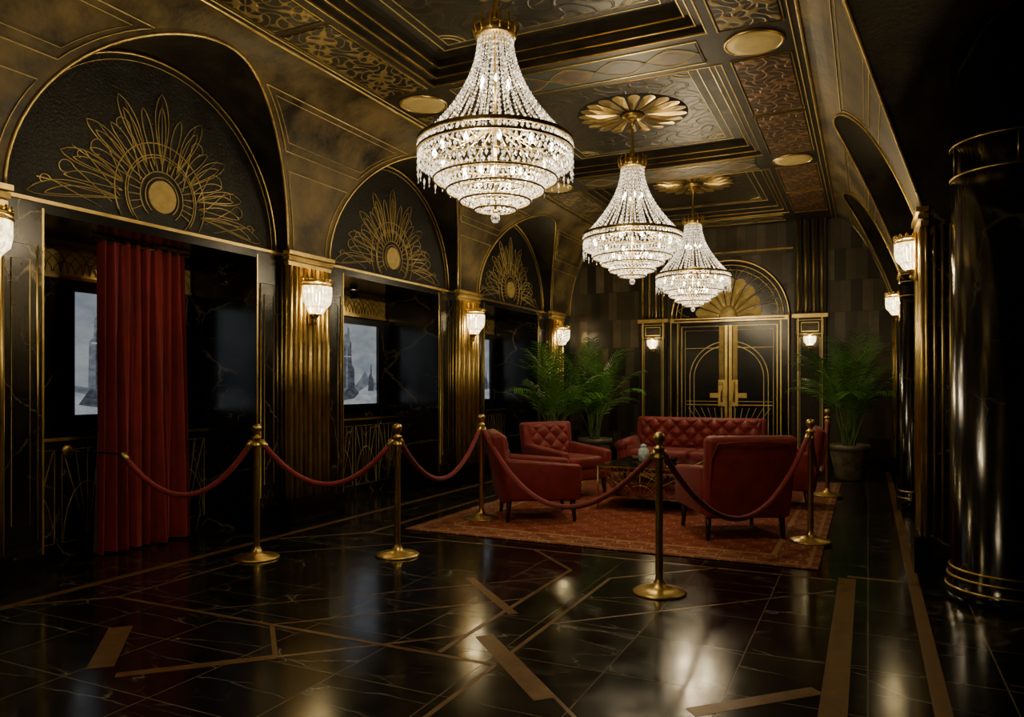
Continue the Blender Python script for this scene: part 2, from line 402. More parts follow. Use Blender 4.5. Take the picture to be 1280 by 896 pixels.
def lunette_art(mb, side, yc, h, sc=1.0):
    x = X(side, h)
    def P(u, v): return (x, yc+u*sc, ZS+v*sc)
    def ln(pts, r=0.005): mb.tube([P(*p) for p in pts], r*0.8, GOLDLINE, n=4)
    c = (0, 0.24)
    mb.lathe([(0.0, -0.010), (0.128, -0.010), (0.128, 0.010), (0, 0.010)], 32, LEAFG, smooth=False,
             M=Matrix.Translation(P(*c)) @ Matrix.Rotation(pi/2, 4, 'Y'))
    for r in (0.155, 0.20, 0.31, 0.33, 0.42):
        pts = []
        for i in range(41):
            a = -0.9 + (pi+1.8)*i/40
            u, v = c[0]+r*math.cos(a), c[1]+r*math.sin(a)
            if v > 0.01: pts.append((u, v))
        ln(pts, 0.006)
    for i in range(21):
        a = -0.5 + (pi+1.0)*i/20
        p1 = (c[0]+0.20*math.cos(a), c[1]+0.20*math.sin(a)); p2 = (c[0]+0.31*math.cos(a), c[1]+0.31*math.sin(a))
        if p2[1] > 0.01: ln([p1, p2], 0.006)
    NP = 17
    for i in range(NP):
        t = i/(NP-1); a = 0.02+(pi-0.04)*t
        k = math.sin(a)
        R0 = 0.36; R1 = 0.64+0.26*k**3 + (0.09 if i % 2 == 0 else -0.05) + 0.36*(1-k)**2
        w = 0.075 if i % 2 == 0 else 0.045
        for wm in ((1.0, 0.55) if i % 2 == 0 else (1.0,)):
            for sg in (-1, 1):
                pts = []
                for j in range(15):
                    s_ = j/14
                    rr = R0+(R1*(0.75+0.25*wm)-R0)*s_
                    off = sg*w*wm*math.sin(pi*s_)**0.7*(0.35+s_)
                    bend = 0.14*math.cos(a)*s_*s_
                    aa = a + off/rr*0.9 - bend*0.8
                    pts.append((c[0]+rr*math.cos(aa), max(0.015, c[1]*0.6+rr*math.sin(aa)*0.93)))
                ln(pts, 0.0048)
        if i % 2 == 0:
            pts = [(c[0]+rr*math.cos(a), max(0.015, c[1]*0.6+rr*math.sin(a)*0.93)) for rr in (R0, R1*0.93)]
            ln(pts, 0.004)
    for sg in (-1, 1):
        for (bu, bv, R, L) in ((0.55, 0.42, 0.09, 3.6), (0.80, 0.22, 0.07, 3.6), (0.36, 0.66, 0.07, 3.4), (0.95, 0.10, 0.05, 3.0), (0.68, 0.34, 0.05, 3.2)):
            pts = [(sg*(bu*0.55), bv*0.5)]
            for j in range(16):
                a = pi*0.9 - L*j/15*1.3; rr = R*(1-0.04*j)
                pts.append((sg*(bu+rr*math.cos(a)), bv+0.05+rr*math.sin(a)))
            ln(pts, 0.0045)

def side_structure(side, sname, piers, right_first_open=False):
    wall = MB('wall_'+sname); vault = MB('ceiling_vault_'+sname); ribs = MB('trim_rib_'+sname)
    pil = MB('trim_pilaster_'+sname); lun = MB('trim_lunette_'+sname)
    cv = lambda z: cove(z, side)
    wall.box(X(side, HD), X(side, HD+0.15), Y0, YB, 0, ZC+0.1, MARB)
    segs = 22
    nb = len(piers)-1
    bays = []
    for i in range(nb):
        ya, yb = piers[i]+PW, piers[i+1]-PW
        bays.append(((ya+yb)/2, (yb-ya)/2))
    for i, p in enumerate(piers):
        pb = p+PW if i < nb else YB
        pa = p-PW if i > 0 else Y0
        wall.box(X(side, HP+0.02), X(side, HD), pa, pb, 0, ZS, MARB)
        pil.box(X(side, HP-0.06), X(side, HP+0.03), p-PW-0.02, p+PW+0.02, 0, 0.26, BLACK)
        pil.box(X(side, HP), X(side, HP+0.03), p-PW, p+PW, 0.26, ZS, DGOLD)
        nfl = 9
        for k in range(nfl):
            y = p-PW+0.03+(2*PW-0.06)*k/(nfl-1)
            rr = 0.026 if k == 4 else 0.02
            pil.tube([(X(side, HP-0.004), y, 0.26), (X(side, HP-0.004), y, ZS-0.12)], rr, GOLD if k % 2 == 0 else DGOLD, n=8)
        near = right_first_open and i == 1
        for k in range(4 if near else 2):
            h = HP+0.02+0.05*k
            pil.tube([(X(side, h), p-PW-0.004, 0.26), (X(side, h), p-PW-0.004, ZS-0.12)], 0.012, GOLD, n=8)
        for k, (zz, e) in enumerate(((ZS-0.12, 0.02), (ZS-0.07, 0.035), (ZS-0.02, 0.05))):
            pil.box(X(side, HP-e), X(side, HP+0.03), p-PW-e*0.6, p+PW+e*0.6, zz, zz+0.035, GOLD if k != 1 else DGOLD)
    for i, (yc, a) in enumerate(bays):
        openb = right_first_open and i == 0
        hl = HD-0.02 if openb else HF+0.05
        ow = 0.98 if not openb else a
        if not openb:
            for sg in (-1, 1):
                y1 = yc+sg*ow; y2 = yc+sg*a
                wall.box(X(side, HF), X(side, HD), y1, y2, 0, ZS-0.03, MARB)
                wall.box(X(side, HF-0.025), X(side, HF+0.02), y1, y2, 0, 0.2, BLACK)
                ya, yb = min(y1, y2)+0.045, max(y1, y2)-0.045
                xx = X(side, HF-0.004)
                pil.tube([(xx, ya, 0.3), (xx, yb, 0.3), (xx, yb, 2.28), (xx, ya, 2.28)], 0.007, GOLD, n=4, closed=True)
                pil.tube([(xx, ya+0.05, 0.42), (xx, yb-0.05, 0.42), (xx, yb-0.05, 2.18), (xx, ya+0.05, 2.18)], 0.003, GOLDLINE, n=4, closed=True)
                pil.box(X(side, HF-0.006), X(side, HF), y1, y1+0.014*sg, 0.2, ZS-0.06, GOLD)
            wall.box(X(side, HF), X(side, HD), yc-ow, yc+ow, ZS-0.09, ZS-0.01, BLACK)
            pil.box(X(side, HF-0.012), X(side, HF+0.05), yc-a, yc+a, ZS-0.025, ZS, GOLD)
        vs = [(X(side, hl), yc, ZS)]
        for k in range(segs*2+1):
            t = pi*k/(segs*2)
            vs.append((X(side, hl), yc-a*math.cos(t), ZS+BARC*math.sin(t)))
        lun.add(vs, [(0, k+1, k+2) for k in range(segs*2)], LUN)
        arch = [(X(side, hl-0.012), yc-(a-0.02)*math.cos(pi*k/40), ZS+(BARC-0.02)*math.sin(pi*k/40)) for k in range(41)]
        ribs.tube(arch, 0.011, GOLD, n=6)
        if not openb:
            arch = [(X(side, hl-0.006), yc-(a-0.07)*math.cos(pi*k/40), ZS+(BARC-0.07)*math.sin(pi*k/40)) for k in range(41)]
            ribs.tube(arch, 0.004, GOLDLINE, n=4)
            lunette_art(lun, side, yc, hl-0.008, 1.0)
        rib = []
        vs = []; fs = []
        M_ = segs*2
        NC = 6
        for k in range(M_+1):
            t = pi*k/M_
            y = yc-a*math.cos(t); z = ZS+BARC*math.sin(t)
            hc = cv(z)
            for q in range(NC+1):
                hh = hl + (hc-hl)*q/NC
                vs.append((X(side, hh), y, z))
            rib.append((X(side, hc-0.004), y, z-0.004))
        for k in range(M_):
            for q in range(NC):
                fs.append((k*(NC+1)+q, k*(NC+1)+q+1, (k+1)*(NC+1)+q+1, (k+1)*(NC+1)+q))
        vault.add(vs, fs, DBRONZE, True)
        ribs.tube(rib, 0.012, GOLD, n=6)
    for i, p in enumerate(piers):
        L = bays[i-1] if i > 0 else None
        R = bays[i] if i < nb else None
        rows = []
        for k in range(segs+1):
            t = pi/2*k/segs
            z = ZS+BARC*math.sin(t); c = math.cos(t)
            yl = L[0]+L[1]*c if L else Y0
            yr = R[0]-R[1]*c if R else YB
            rows.append((z, yl, yr))
        for z in (3.95, 3.975, 3.99, 4.0):
            rows.append((z, L[0] if L else Y0, R[0] if R else YB))
        vs = []; fs = []; NY = 8
        for (z, yl, yr) in rows:
            for q in range(NY+1): vs.append((X(side, cv(z)), yl+(yr-yl)*q/NY, z))
        for k in range(len(rows)-1):
            for q in range(NY): fs.append((k*(NY+1)+q, k*(NY+1)+q+1, (k+1)*(NY+1)+q+1, (k+1)*(NY+1)+q))
        vault.add(vs, fs, BRONZE, True)
        for (k0, k1, off, r) in ((0, 9, 0.07, 0.004), (10, 18, 0.09, 0.005), (11, 17, 0.15, 0.003)):
            l1 = []; l2 = []
            for (z, yl, yr) in rows[k0:k1]:
                if yr-yl > 2*off+0.05:
                    h = cv(z)-0.006
                    l1.append((X(side, h), yl+off, z-0.003)); l2.append((X(side, h), yr-off, z-0.003))
            if len(l1) > 2:
                ribs.tube(l1 + l2[::-1], r, GOLDLINE, n=4, closed=True)
    for h, r in ((HP-DCOVE+0.0, 0.014), (HP-DCOVE-0.06, 0.006)):
        ribs.tube([(X(side, h), Y0, ZC-0.002), (X(side, h), YB, ZC-0.002)], r, GOLD if r > 0.01 else GOLDLINE, n=6)
    wall.obj(); vault.obj(); ribs.obj(); pil.obj(); lun.obj()
    return bays
PL = [-0.7, 2.62, 5.8, 9.05, 12.3]
PR = [1.0, 6.4, 9.65, 12.7]
baysL = side_structure(-1, 'left', PL)
baysR = side_structure(1, 'right', PR, True)

# ------------------------------------------------------------------ ceiling
HB1, HB2 = 1.2, 1.85
beamsY = [-0.6, 2.7, 6.05, 9.4, 12.6]
BW = 0.31
ZT = 4.16
mb = MB('ceiling')
mb.box(-6.2, 1.6, Y0-0.2, YB+0.2, ZT, ZT+0.1, CEIL)
mb.obj()
mb = MB('trim_ceiling_beams'); ln = MB('trim_ceiling_gold_lines')
for s_ in (-1, 1):
    mb.box(X(s_, HB1), X(s_, HB2+0.02), Y0, YB, ZC, ZT, DBRONZE)
for y in beamsY:
    mb.box(XC-HB1, XC+HB1, y-BW, y+BW, ZC+0.001, ZT, DBRONZE)
def rect(m, x0, x1, y0, y1, z, r, mat=GOLDLINE):
    m.tube([(x0, y0, z), (x1, y0, z), (x1, y1, z), (x0, y1, z)], r, mat, n=4, closed=True, smooth=False)
for i in range(len(beamsY)-1):
    ya, yb = beamsY[i]+BW, beamsY[i+1]-BW
    xa, xb = XC-HB1, XC+HB1
    for (e, z0) in ((0.0, 4.04), (0.07, 4.09)):
        w = 0.07
        for (x0, x1, y0, y1) in ((xa+e, xb-e, ya+e, ya+e+w), (xa+e, xb-e, yb-e-w, yb-e), (xa+e, xa+e+w, ya+e+w, yb-e-w), (xb-e-w, xb-e, ya+e+w, yb-e-w)):
            mb.box(x0, x1, y0, y1, z0, ZT, DBRONZE)
        rect(ln, xa+e+w, xb-e-w, ya+e+w, yb-e-w, z0, 0.008, GOLD)
    mb.box(xa+0.36, xb-0.36, ya+0.36, yb-0.36, ZT-0.0015, ZT+0.01, CEILP)
    rect(ln, xa, xb, ya, yb, ZC+0.002, 0.010, GOLD)
    rect(ln, xa+0.28, xb-0.28, ya+0.28, yb-0.28, ZT-0.002, 0.007)
    rect(ln, xa+0.36, xb-0.36, ya+0.36, yb-0.36, ZT-0.002, 0.005)
    for sx in (-1, 1):
        for sy in (-1, 1):
            cx = XC+sx*(HB1-0.36); cy = (ya+yb)/2+sy*((yb-ya)/2-0.36)
            for r in (0.12, 0.17):
                pts = [(cx-sx*r*math.cos(a*pi/16), cy-sy*r*math.sin(a*pi/16), ZT-0.003) for a in range(9)]
                ln.tube(pts, 0.005, GOLDLINE, n=4)
    for s_ in (-1, 1):
        x0, x1 = X(s_, HB1+0.1), X(s_, HB2-0.12)
        ym = (ya+yb)/2
        for (q0, q1) in ((ya+0.0, ym-0.05), (ym+0.05, yb-0.0)):
            mb.box(x0, x1, q0, q1, ZC-0.006, ZC+0.01, FILIR if (s_ > 0 and i >= 2) else FILI)
            rect(ln, min(x0, x1)-0.02, max(x0, x1)+0.02, q0-0.02, q1+0.02, ZC-0.004, 0.007, GOLD)
for y in beamsY:
    x0, x1 = XC-HB1+0.12, XC+HB1-0.12
    mb.box(x0, x1, y-0.19, y+0.19, ZC-0.004, ZC+0.01, TEAL)
    rect(ln, x0-0.02, x1+0.02, y-0.21, y+0.21, ZC-0.003, 0.008, GOLD)
    n = 5; w = (x1-x0)/n
    for k in range(n):
        cx = x0+w*(k+0.5); z = ZC-0.006
        m1 = OCHRE if k % 2 == 0 else RUST
        mb.add([(cx-w*0.5, y, z), (cx-w*0.2, y-0.12, z), (cx, y-0.18, z), (cx+w*0.2, y-0.12, z), (cx+w*0.5, y, z), (cx+w*0.2, y+0.12, z), (cx, y+0.18, z), (cx-w*0.2, y+0.12, z)], [tuple(range(8))], m1)
        vs = [(cx+w*0.22*math.cos(a*pi/8), y+0.10*math.sin(a*pi/8), z-0.002) for a in range(16)]
        mb.add(vs, [tuple(range(16))], TEAL if k % 2 else RUST)
        for sg in (-1, 1):
            ln.tube([(cx-w*0.5+w*t/10, y+sg*0.15*math.sin(pi*t/10), z-0.003) for t in range(11)], 0.0025, GOLDLINE, n=4)
mb.obj(); ln.obj()
base = None
for y in beamsY[:-1]:
    for s_ in (-1, 1):
        if base is None:
            b_ = MB('ceiling_light')
            b_.lathe([(0.0, -0.02), (0.13, -0.024), (0.2, -0.014), (0.205, 0.0)], 36, LAMPDISC)
            b_.tube([(0.215*math.cos(2*pi*k/36), 0.215*math.sin(2*pi*k/36), -0.006) for k in range(36)], 0.012, GOLD, n=6, closed=True)
            base = b_.obj((X(s_, 1.5), y, ZC))
        else: link_copy(base, 'ceiling_light', (X(s_, 1.5), y, ZC))

# ------------------------------------------------------------------ back wall, front wall
mb = MB('wall_back')
mb.box(-6.2, 1.6, YB, YB+0.2, 0, ZT, BACKW); mb.obj()
mb = MB('wall_front'); mb.box(-6.2, 1.6, Y0-0.2, Y0, 0, ZT, MARB); mb.obj()
mb = MB('baseboard_back'); mb.box(-4.95, -3.65, YB-0.04, YB, 0, 0.22, BLACK); mb.box(-0.6, 0.35, YB-0.04, YB, 0, 0.22, BLACK); mb.obj()
DX = -2.12
mb = MB('trim_door_surround')
for s_ in (-1, 1):
    cx = DX+s_*1.28
    mb.box(cx-0.24, cx+0.24, YB-0.09, YB, 0, ZC, DBRONZE)
    for k in range(7):
        x = cx-0.18+0.06*k
        mb.tube([(x, YB-0.09, 2.5), (x, YB-0.09, ZC)], 0.022, DBRONZE if k % 2 else DGOLD, n=8)
    mb.box(cx-0.27, cx+0.27, YB-0.12, YB, 2.42, 2.48, GOLD)
    mb.box(cx-0.19, cx-0.17, YB-0.1, YB-0.08, 0.3, 2.42, GOLDLINE); mb.box(cx+0.17, cx+0.19, YB-0.1, YB-0.08, 0.3, 2.42, GOLDLINE)
    rectp = lambda x0, x1, z0, z1, r, m=GOLDLINE, yy=YB-0.095: mb.tube([(x0, yy, z0), (x1, yy, z0), (x1, yy, z1), (x0, yy, z1)], r, m, n=4, closed=True, smooth=False)
    rectp(cx-0.13, cx+0.13, 2.2, 2.34, 0.008); rectp(cx-0.2, cx+0.2, 2.16, 2.38, 0.006)
    rectp(cx-0.15, cx+0.15, 0.35, 2.1, 0.005)
    mb.box(DX+s_*0.84, DX+s_*0.96, YB-0.11, YB, 0, 2.42, BLACK)
    mb.box(DX+s_*0.83, DX+s_*0.85, YB-0.12, YB-0.09, 0, 2.42, GOLD)
    mb.box(DX+s_*0.95, DX+s_*0.965, YB-0.12, YB-0.09, 0, 2.42, GOLD)
mb.box(DX-0.96, DX+0.96, YB-0.13, YB, 2.40, 2.47, GOLD)
mb.box(DX-0.9, DX+0.9, YB-0.14, YB-0.1, 2.425, 2.445, BLACK)
R = 0.95; cz = 2.47
vs = [(DX, YB-0.03, cz)] + [(DX+R*math.cos(pi*k/40), YB-0.03, cz+R*math.sin(pi*k/40)) for k in range(41)]
mb.add(vs, [(0, k+1, k+2) for k in range(40)], BLACK)
for r, w in ((0.96, 0.02), (0.88, 0.009), (0.80, 0.006)):
    mb.tube([(DX+r*math.cos(pi*k/40), YB-0.05, cz+r*math.sin(pi*k/40)) for k in range(41)], w, GOLD, n=6)
for k in range(9):
    a = pi*(k+0.5)/9; da = pi/9*0.44
    ro = 0.50+0.13*math.sin(a)**2; ri = 0.15
    vs = [(DX+ri*math.cos(a-da), YB-0.06, cz+0.01+ri*math.sin(a-da)), (DX+ri*math.cos(a+da), YB-0.06, cz+0.01+ri*math.sin(a+da))]
    n = 8
    arc = []
    for j in range(n+1):
        aa = a+da-2*da*j/n; rr = ro+0.05*math.sin(pi*j/n)
        arc.append((DX+rr*math.cos(aa), YB-0.055, cz+0.01+rr*math.sin(aa)))
    vs2 = vs + arc
    mid = (DX+(ro*0.6)*math.cos(a), YB-0.09, cz+0.01+ro*0.6*math.sin(a))
    vs2.append(mid); L_ = len(vs2)-1
    mb.add(vs2, [(j, (j+1) % L_, L_) for j in range(L_)], LEAFG)
    r2 = 0.84
    mb.tube([(DX+(ro+0.06)*math.cos(a+pi/18), YB-0.05, cz+(ro+0.06)*math.sin(a+pi/18)), (DX+r2*math.cos(a+pi/18), YB-0.05, cz+r2*math.sin(a+pi/18))], 0.006, GOLDLINE, n=4)
    for sg in (-1, 1):
        pts = [(DX+rr*math.cos(a+sg*0.12*(1-((rr-0.66)/0.2)**2)), YB-0.05, cz+rr*math.sin(a+sg*0.12*(1-((rr-0.66)/0.2)**2))) for rr in (0.66, 0.7, 0.75, 0.8, 0.86)]
        mb.tube(pts, 0.004, GOLDLINE, n=4)
mb.lathe([(0, -0.03), (0.1, -0.03), (0.14, -0.01), (0.14, 0.01)], 30, LEAFG, M=Matrix.Translation((DX, YB-0.06, cz+0.06)) @ Matrix.Rotation(-pi/2, 4, 'X'))
mb.box(DX-1.02, DX+1.02, YB-0.05, YB, 3.55, 3.58, DGOLD)
mb.obj()
for di, s_ in enumerate((-1, 1)):
    mb = MB('door_%d' % (di+1))
    x0, x1 = sorted((DX+s_*0.004, DX+s_*0.825))
    mb.box(x0, x1, YB-0.06, YB-0.005, 0.005, 2.395, BLACK)
    yy = YB-0.064
    def dl(pts, r=0.008, m=GOLDLINE, closed=False): mb.tube([(DX+s_*u, yy, z) for u, z in pts], r, m, n=4, closed=closed, smooth=False)
    dl([(0.05, 0.08), (0.78, 0.08), (0.78, 2.33), (0.05, 2.33)], 0.012, GOLD, True)
    dl([(0.10, 0.14), (0.72, 0.14), (0.72, 2.26), (0.10, 2.26)], 0.006, closed=True)
    mb.box(DX+s_*0.012, DX+s_*0.05, YB-0.08, YB-0.05, 0.05, 2.34, GOLD)
    mb.box(DX+s_*0.075, DX+s_*0.15, YB-0.075, YB-0.055, 1.0, 2.33, DGOLD)
    for r in (0.62, 0.55):
        dl([(0.02+r*math.cos(a*pi/32), 1.45+r*math.sin(a*pi/32)) for a in range(0, 15)], 0.009)
        dl([(0.02+r, 1.45), (0.02+r, 0.2)], 0.008)
    dl([(0.16, 1.0), (0.7, 1.0)], 0.012, GOLD); dl([(0.16, 1.06), (0.7, 1.06)], 0.006)
    dl([(0.16, 1.96), (0.72, 1.96)], 0.006)
    for k in range(6): dl([(0.08, 0.15), (0.12+0.11*k, 0.95)], 0.005)
    mb.box(DX+s_*0.03, DX+s_*0.16, YB-0.095, YB-0.06, 0.98, 1.42, GOLD)
    mb.tube([(DX+s_*0.1, YB-0.09, 1.05), (DX+s_*0.1, YB-0.15, 1.08), (DX+s_*0.1, YB-0.15, 1.34), (DX+s_*0.1, YB-0.09, 1.37)], 0.013, GOLD, n=8)
    mb.box(DX+s_*0.03, DX+s_*0.3, YB-0.085, YB-0.06, 1.12, 1.2, GOLD)
    mb.obj()

# ------------------------------------------------------------------ recess content
def picture(name, y0, y1, z0, z1, flip=False):
    mb = MB(name); x = X(-1, HD)+0.002
    f = 0.07
    mb.box(x, x+0.05, y0-f, y1+f, z0-f, z1+f, MATTE)
    for (a, b, c, d) in ((y0-f, y1+f, z1, z1+f), (y0-f, y1+f, z0-f, z0), (y0-f, y0, z0, z1), (y1, y1+f, z0, z1)):
        mb.box(x+0.05, x+0.09, a, b, c, d, BLACK)
    W, H = y1-y0, z1-z0; xx = x+0.053
    def poly(pts, m, k): mb.add([(xx+0.002*k, y0+((1-u) if flip else u)*W, z0+v*H) for u, v in pts], [tuple(range(len(pts)))], m)
    poly([(0, 0), (1, 0), (1, 1), (0, 1)], SKYP, 0)
    poly([(0, 0.0), (1, 0.0), (1, 0.26), (0.86, 0.30), (0.74, 0.42), (0.66, 0.33), (0.55, 0.24), (0.3, 0.2), (0, 0.24)], GREY1, 1)
    poly([(0, 0), (1, 0), (1, 0.16), (0.8, 0.24), (0.6, 0.15), (0.3, 0.13), (0, 0.19)], SNOW, 2)
    poly([(0.14, 0.14), (0.15, 0.60), (0.19, 0.64), (0.20, 0.80), (0.235, 0.83), (0.24, 0.93), (0.27, 0.95), (0.275, 0.86), (0.36, 0.88), (0.365, 0.96), (0.40, 0.94), (0.405, 0.82), (0.44, 0.78), (0.45, 0.5), (0.50, 0.46), (0.52, 0.14)], GREY1, 3)
    for u in (0.21, 0.29, 0.37):
        poly([(u, 0.2), (u, 0.68), (u+0.018, 0.73), (u+0.036, 0.68), (u+0.036, 0.2)], GREY2, 4)
    poly([(0.40, 0.14), (0.41, 0.78), (0.44, 0.76), (0.45, 0.48), (0.50, 0.44), (0.52, 0.14)], GREY2, 4)
    poly([(0.17, 0.585), (0.17, 0.60), (0.44, 0.60), (0.44, 0.585)], SNOW, 5)
    poly([(0.05, 0.08), (0.16, 0.22), (0.30, 0.16), (0.46, 0.24), (0.6, 0.14), (0.5, 0.07), (0.25, 0.05)], GREY2, 6)
    poly([(0.8, 0.16), (0.82, 0.36), (0.85, 0.38), (0.86, 0.5), (0.88, 0.5), (0.89, 0.36), (0.93, 0.3), (0.93, 0.16)], GREY2, 4)
    mb.obj()
for i, (yc, a) in enumerate(baysL):
    if i == 0: continue
    picture('framed_picture', yc-0.24, yc+0.72, 1.10, 2.10)
    mb = MB('trim_fan_panel'); x = X(-1, HD)
    mb.box(x, x+0.03, yc-0.96, yc+0.96, 2.22, 2.51, PANELG)
    for k in range(10):
        c = yc-0.86+0.19*k
        for r in (0.09, 0.16, 0.22):
            mb.tube([(x+0.035, c+r*math.cos(t*pi/8), 2.25+r*math.sin(t*pi/8)) for t in range(9)], 0.004, DGOLD, n=4)
    mb.box(x, x+0.05, yc-0.96, yc+0.96, 2.20, 2.225, GOLD)
    mb.obj()
    # added fill light to brighten the fan panel, set up inside a black can
    mb = MB('added_fill_can')
    can = [(0.05, 0.0), (0.05, -0.10), (0.046, -0.10), (0.046, -0.002)]
    vs = []; fs = []; nn = 20
    for (r, z) in can:
        for k in range(nn): vs.append((r*math.cos(2*pi*k/nn), r*math.sin(2*pi*k/nn), z))
    for j in range(3):
        for k in range(nn):
            k2 = (k+1) % nn; fs.append((j*nn+k, j*nn+k2, (j+1)*nn+k2, (j+1)*nn+k))
    mb.add(vs, fs, BLACK, True)
    o = mb.obj((X(-1, HD)+0.16, yc+0.1, ZS-0.092))
    plight('added_fill_light', (0, 0, -0.045), 7.0, (1.0, 0.78, 0.42), 0.02, o)
    mb = MB('console_cabinet')
    x0 = x+0.004; x1 = x+0.26
    mb.box(x0, x1-0.02, yc-0.96, yc+0.96, 0.0, 0.90, MARB)
    mb.box(x0, x1, yc-0.965, yc+0.965, 0.90, 0.945, BLACK)
    mb.box(x1-0.005, x1+0.006, yc-0.965, yc+0.965, 0.91, 0.935, GOLD)
    for k in range(4):
        c = yc-0.72+0.48*k; xx = x1-0.014
        mb.tube([(xx, c-0.21, 0.12), (xx, c+0.21, 0.12), (xx, c+0.21, 0.84), (xx, c-0.21, 0.84)], 0.004, GOLDLINE, n=4, closed=True)
        for q in range(5): mb.tube([(xx, c, 0.13), (xx, c-0.2+0.1*q, 0.83)], 0.003, GOLDLINE, n=4)
        mb.tube([(xx, c+0.2*math.cos(t*pi/10), 0.13+0.45*math.sin(t*pi/10)) for t in range(11)], 0.004, GOLDLINE, n=4)
    mb.obj()

def curtain(ya, yb, x, z0, z1, seed, folds):
    mb = MB('velvet_curtain'); rnd = random.Random(seed)
    ph = [rnd.uniform(0, 6) for _ in range(4)]
    def fn(u, v):
        z = z0+(z1-z0)*v
        y = ya+(yb-ya)*u
        lo = 1-v
        amp = 0.035+0.035*lo
        t = u*folds*2*pi
        dx = amp*math.sin(t+0.5*math.sin(2.1*v+ph[0])) + 0.015*math.sin(t*2.3+ph[1]+v*2) + 0.03*lo*math.sin(t*0.37+ph[2])
        y += 0.02*math.sin(t*0.5+ph[3])*lo + (u-0.5)*0.06*lo
        return (x+dx, y, z)
    mb.grid(fn, 150, 24, VELVET)
    mb.grid(lambda u, v: tuple(Vector(fn(u, v))-Vector((0.012, 0, 0))), 150, 24, VELVET)
    mb.tube([(x, ya-0.05, z1-0.01), (x, yb+0.05, z1-0.01)], 0.014, DGOLD, n=8)
    mb.obj()
curtain(3.92, 4.72, -5.44, 0.02, 2.49, 3, 8)
curtain(9.84, 10.05, -5.45, 0.02, 2.49, 5, 3)

# ------------------------------------------------------------------ columns on the right
mb = MB('marble_column')
prof = [(0.365, 0), (0.365, 0.07), (0.355, 0.08), (0.355, 0.13), (0.342, 0.15), (0.342, 0.18), (0.33, 0.20), (0.33, 3.72)]
mb.lathe(prof, 64, COLM)
for z, r in ((0.075, 0.360), (0.14, 0.350), (0.19, 0.338), (2.66, 0.333), (2.86, 0.333)):
    mb.tube([(r*math.cos(2*pi*k/64), r*math.sin(2*pi*k/64), z) for k in range(64)], 0.007, GOLD, n=6, closed=True)
for k in range(5):
    a = 2*pi*k/5+0.9
    mb.tube([(0.333*math.cos(a), 0.333*math.sin(a), 2.67), (0.333*math.cos(a), 0.333*math.sin(a), 2.85)], 0.004, GOLD, n=4)
col = mb.obj((0.815, 5.6, 0))
link_copy(col, 'marble_column', (0.80, 1.75, 0))
mb = MB('slim_marble_column')
mb.lathe([(0.15, 0), (0.15, 0.12), (0.13, 0.15), (0.12, 0.2), (0.12, ZS-0.05)], 32, COLM)
for z, r in ((0.13, 0.14), (0.2, 0.125), (2.3, 0.124), (2.45, 0.124), (2.53, 0.13)):
    mb.tube([(r*math.cos(2*pi*k/32), r*math.sin(2*pi*k/32), z) for k in range(32)], 0.006, GOLD, n=6, closed=True)
mb.obj((0.43, 9.16, 0))

# ------------------------------------------------------------------ sconces
def sconce(side, y, z, sc=1.0, back=False, yb=None, x=None):
    mb = MB('wall_sconce')
    mb.rbox((0.012, 0, -0.02), (0.024, 0.12, 0.46), 0.01, GOLD)
    for r, zz, t in ((0.165, 0.16, 0.014), (0.172, 0.125, 0.01), (0.115, -0.08, 0.008), (0.06, -0.15, 0.010)):
        mb.tube([(0.03+r*math.cos(-pi/2+pi*k/18), r*math.sin(-pi/2+pi*k/18), zz) for k in range(19)], t, GOLD, n=6)
    for k in range(9):
        a = -pi/2+pi*k/8; mb.lathe([(0, 0), (0.016, 0.012), (0.012, 0.03), (0, 0.045)], 8, GOLD, c=(0.03+0.168*math.cos(a), 0.168*math.sin(a), 0.165))
    for k in range(15):
        a = -pi/2+pi*(k+0.5)/15
        ca, sa = math.cos(a), math.sin(a)
        prof = [(0.158, 0.12), (0.158, 0.02), (0.148, -0.04), (0.112, -0.085)]
        mb.tube([(0.03+r*ca, r*sa, zz) for r, zz in prof], [0.0135, 0.0135, 0.0125, 0.008], SHADE, n=6)
        if k % 2 == 0:
            prof = [(0.105, -0.085), (0.085, -0.125), (0.055, -0.15)]
            mb.tube([(0.03+r*ca, r*sa, zz) for r, zz in prof], [0.014, 0.012, 0.007], SHADE, n=6)
    mb.lathe([(0, -0.25), (0.012, -0.235), (0.02, -0.215), (0.01, -0.195), (0.03, -0.175), (0.05, -0.15), (0.0, -0.14)], 14, GOLD, c=(0.045, 0, 0))
    mb.lathe([(0, -0.06), (0.022, -0.03), (0.026, 0.02), (0.014, 0.07), (0, 0.09)], 12, BULB, c=(0.085, 0, 0))
    if back: loc = (x, yb, z); rot = -pi/2
    else: loc = (X(side, HP-0.03), y, z); rot = 0 if side < 0 else pi
    o = mb.obj(loc, rot, scale=sc)
    plight('sconce_bulb_light', (0.08, 0, 0.10), 21*sc*sc, (1.0, 0.77, 0.37), 0.03, o)
    plight('sconce_lower_light', (0.10, 0, -0.10), 10*sc*sc, (1.0, 0.77, 0.37), 0.02, o)
    return o
for i, p in enumerate(PL): sconce(-1, p+(0.12 if i == 1 else 0), 2.24 if i == 1 else 2.18, 1.0)
sconce(1, PR[1], 2.32, 0.75); sconce(1, PR[2], 2.25, 0.75)
for s_ in (-1, 1): sconce(0, 0, 2.05, 0.55, True, YB-0.1, DX+s_*1.28)

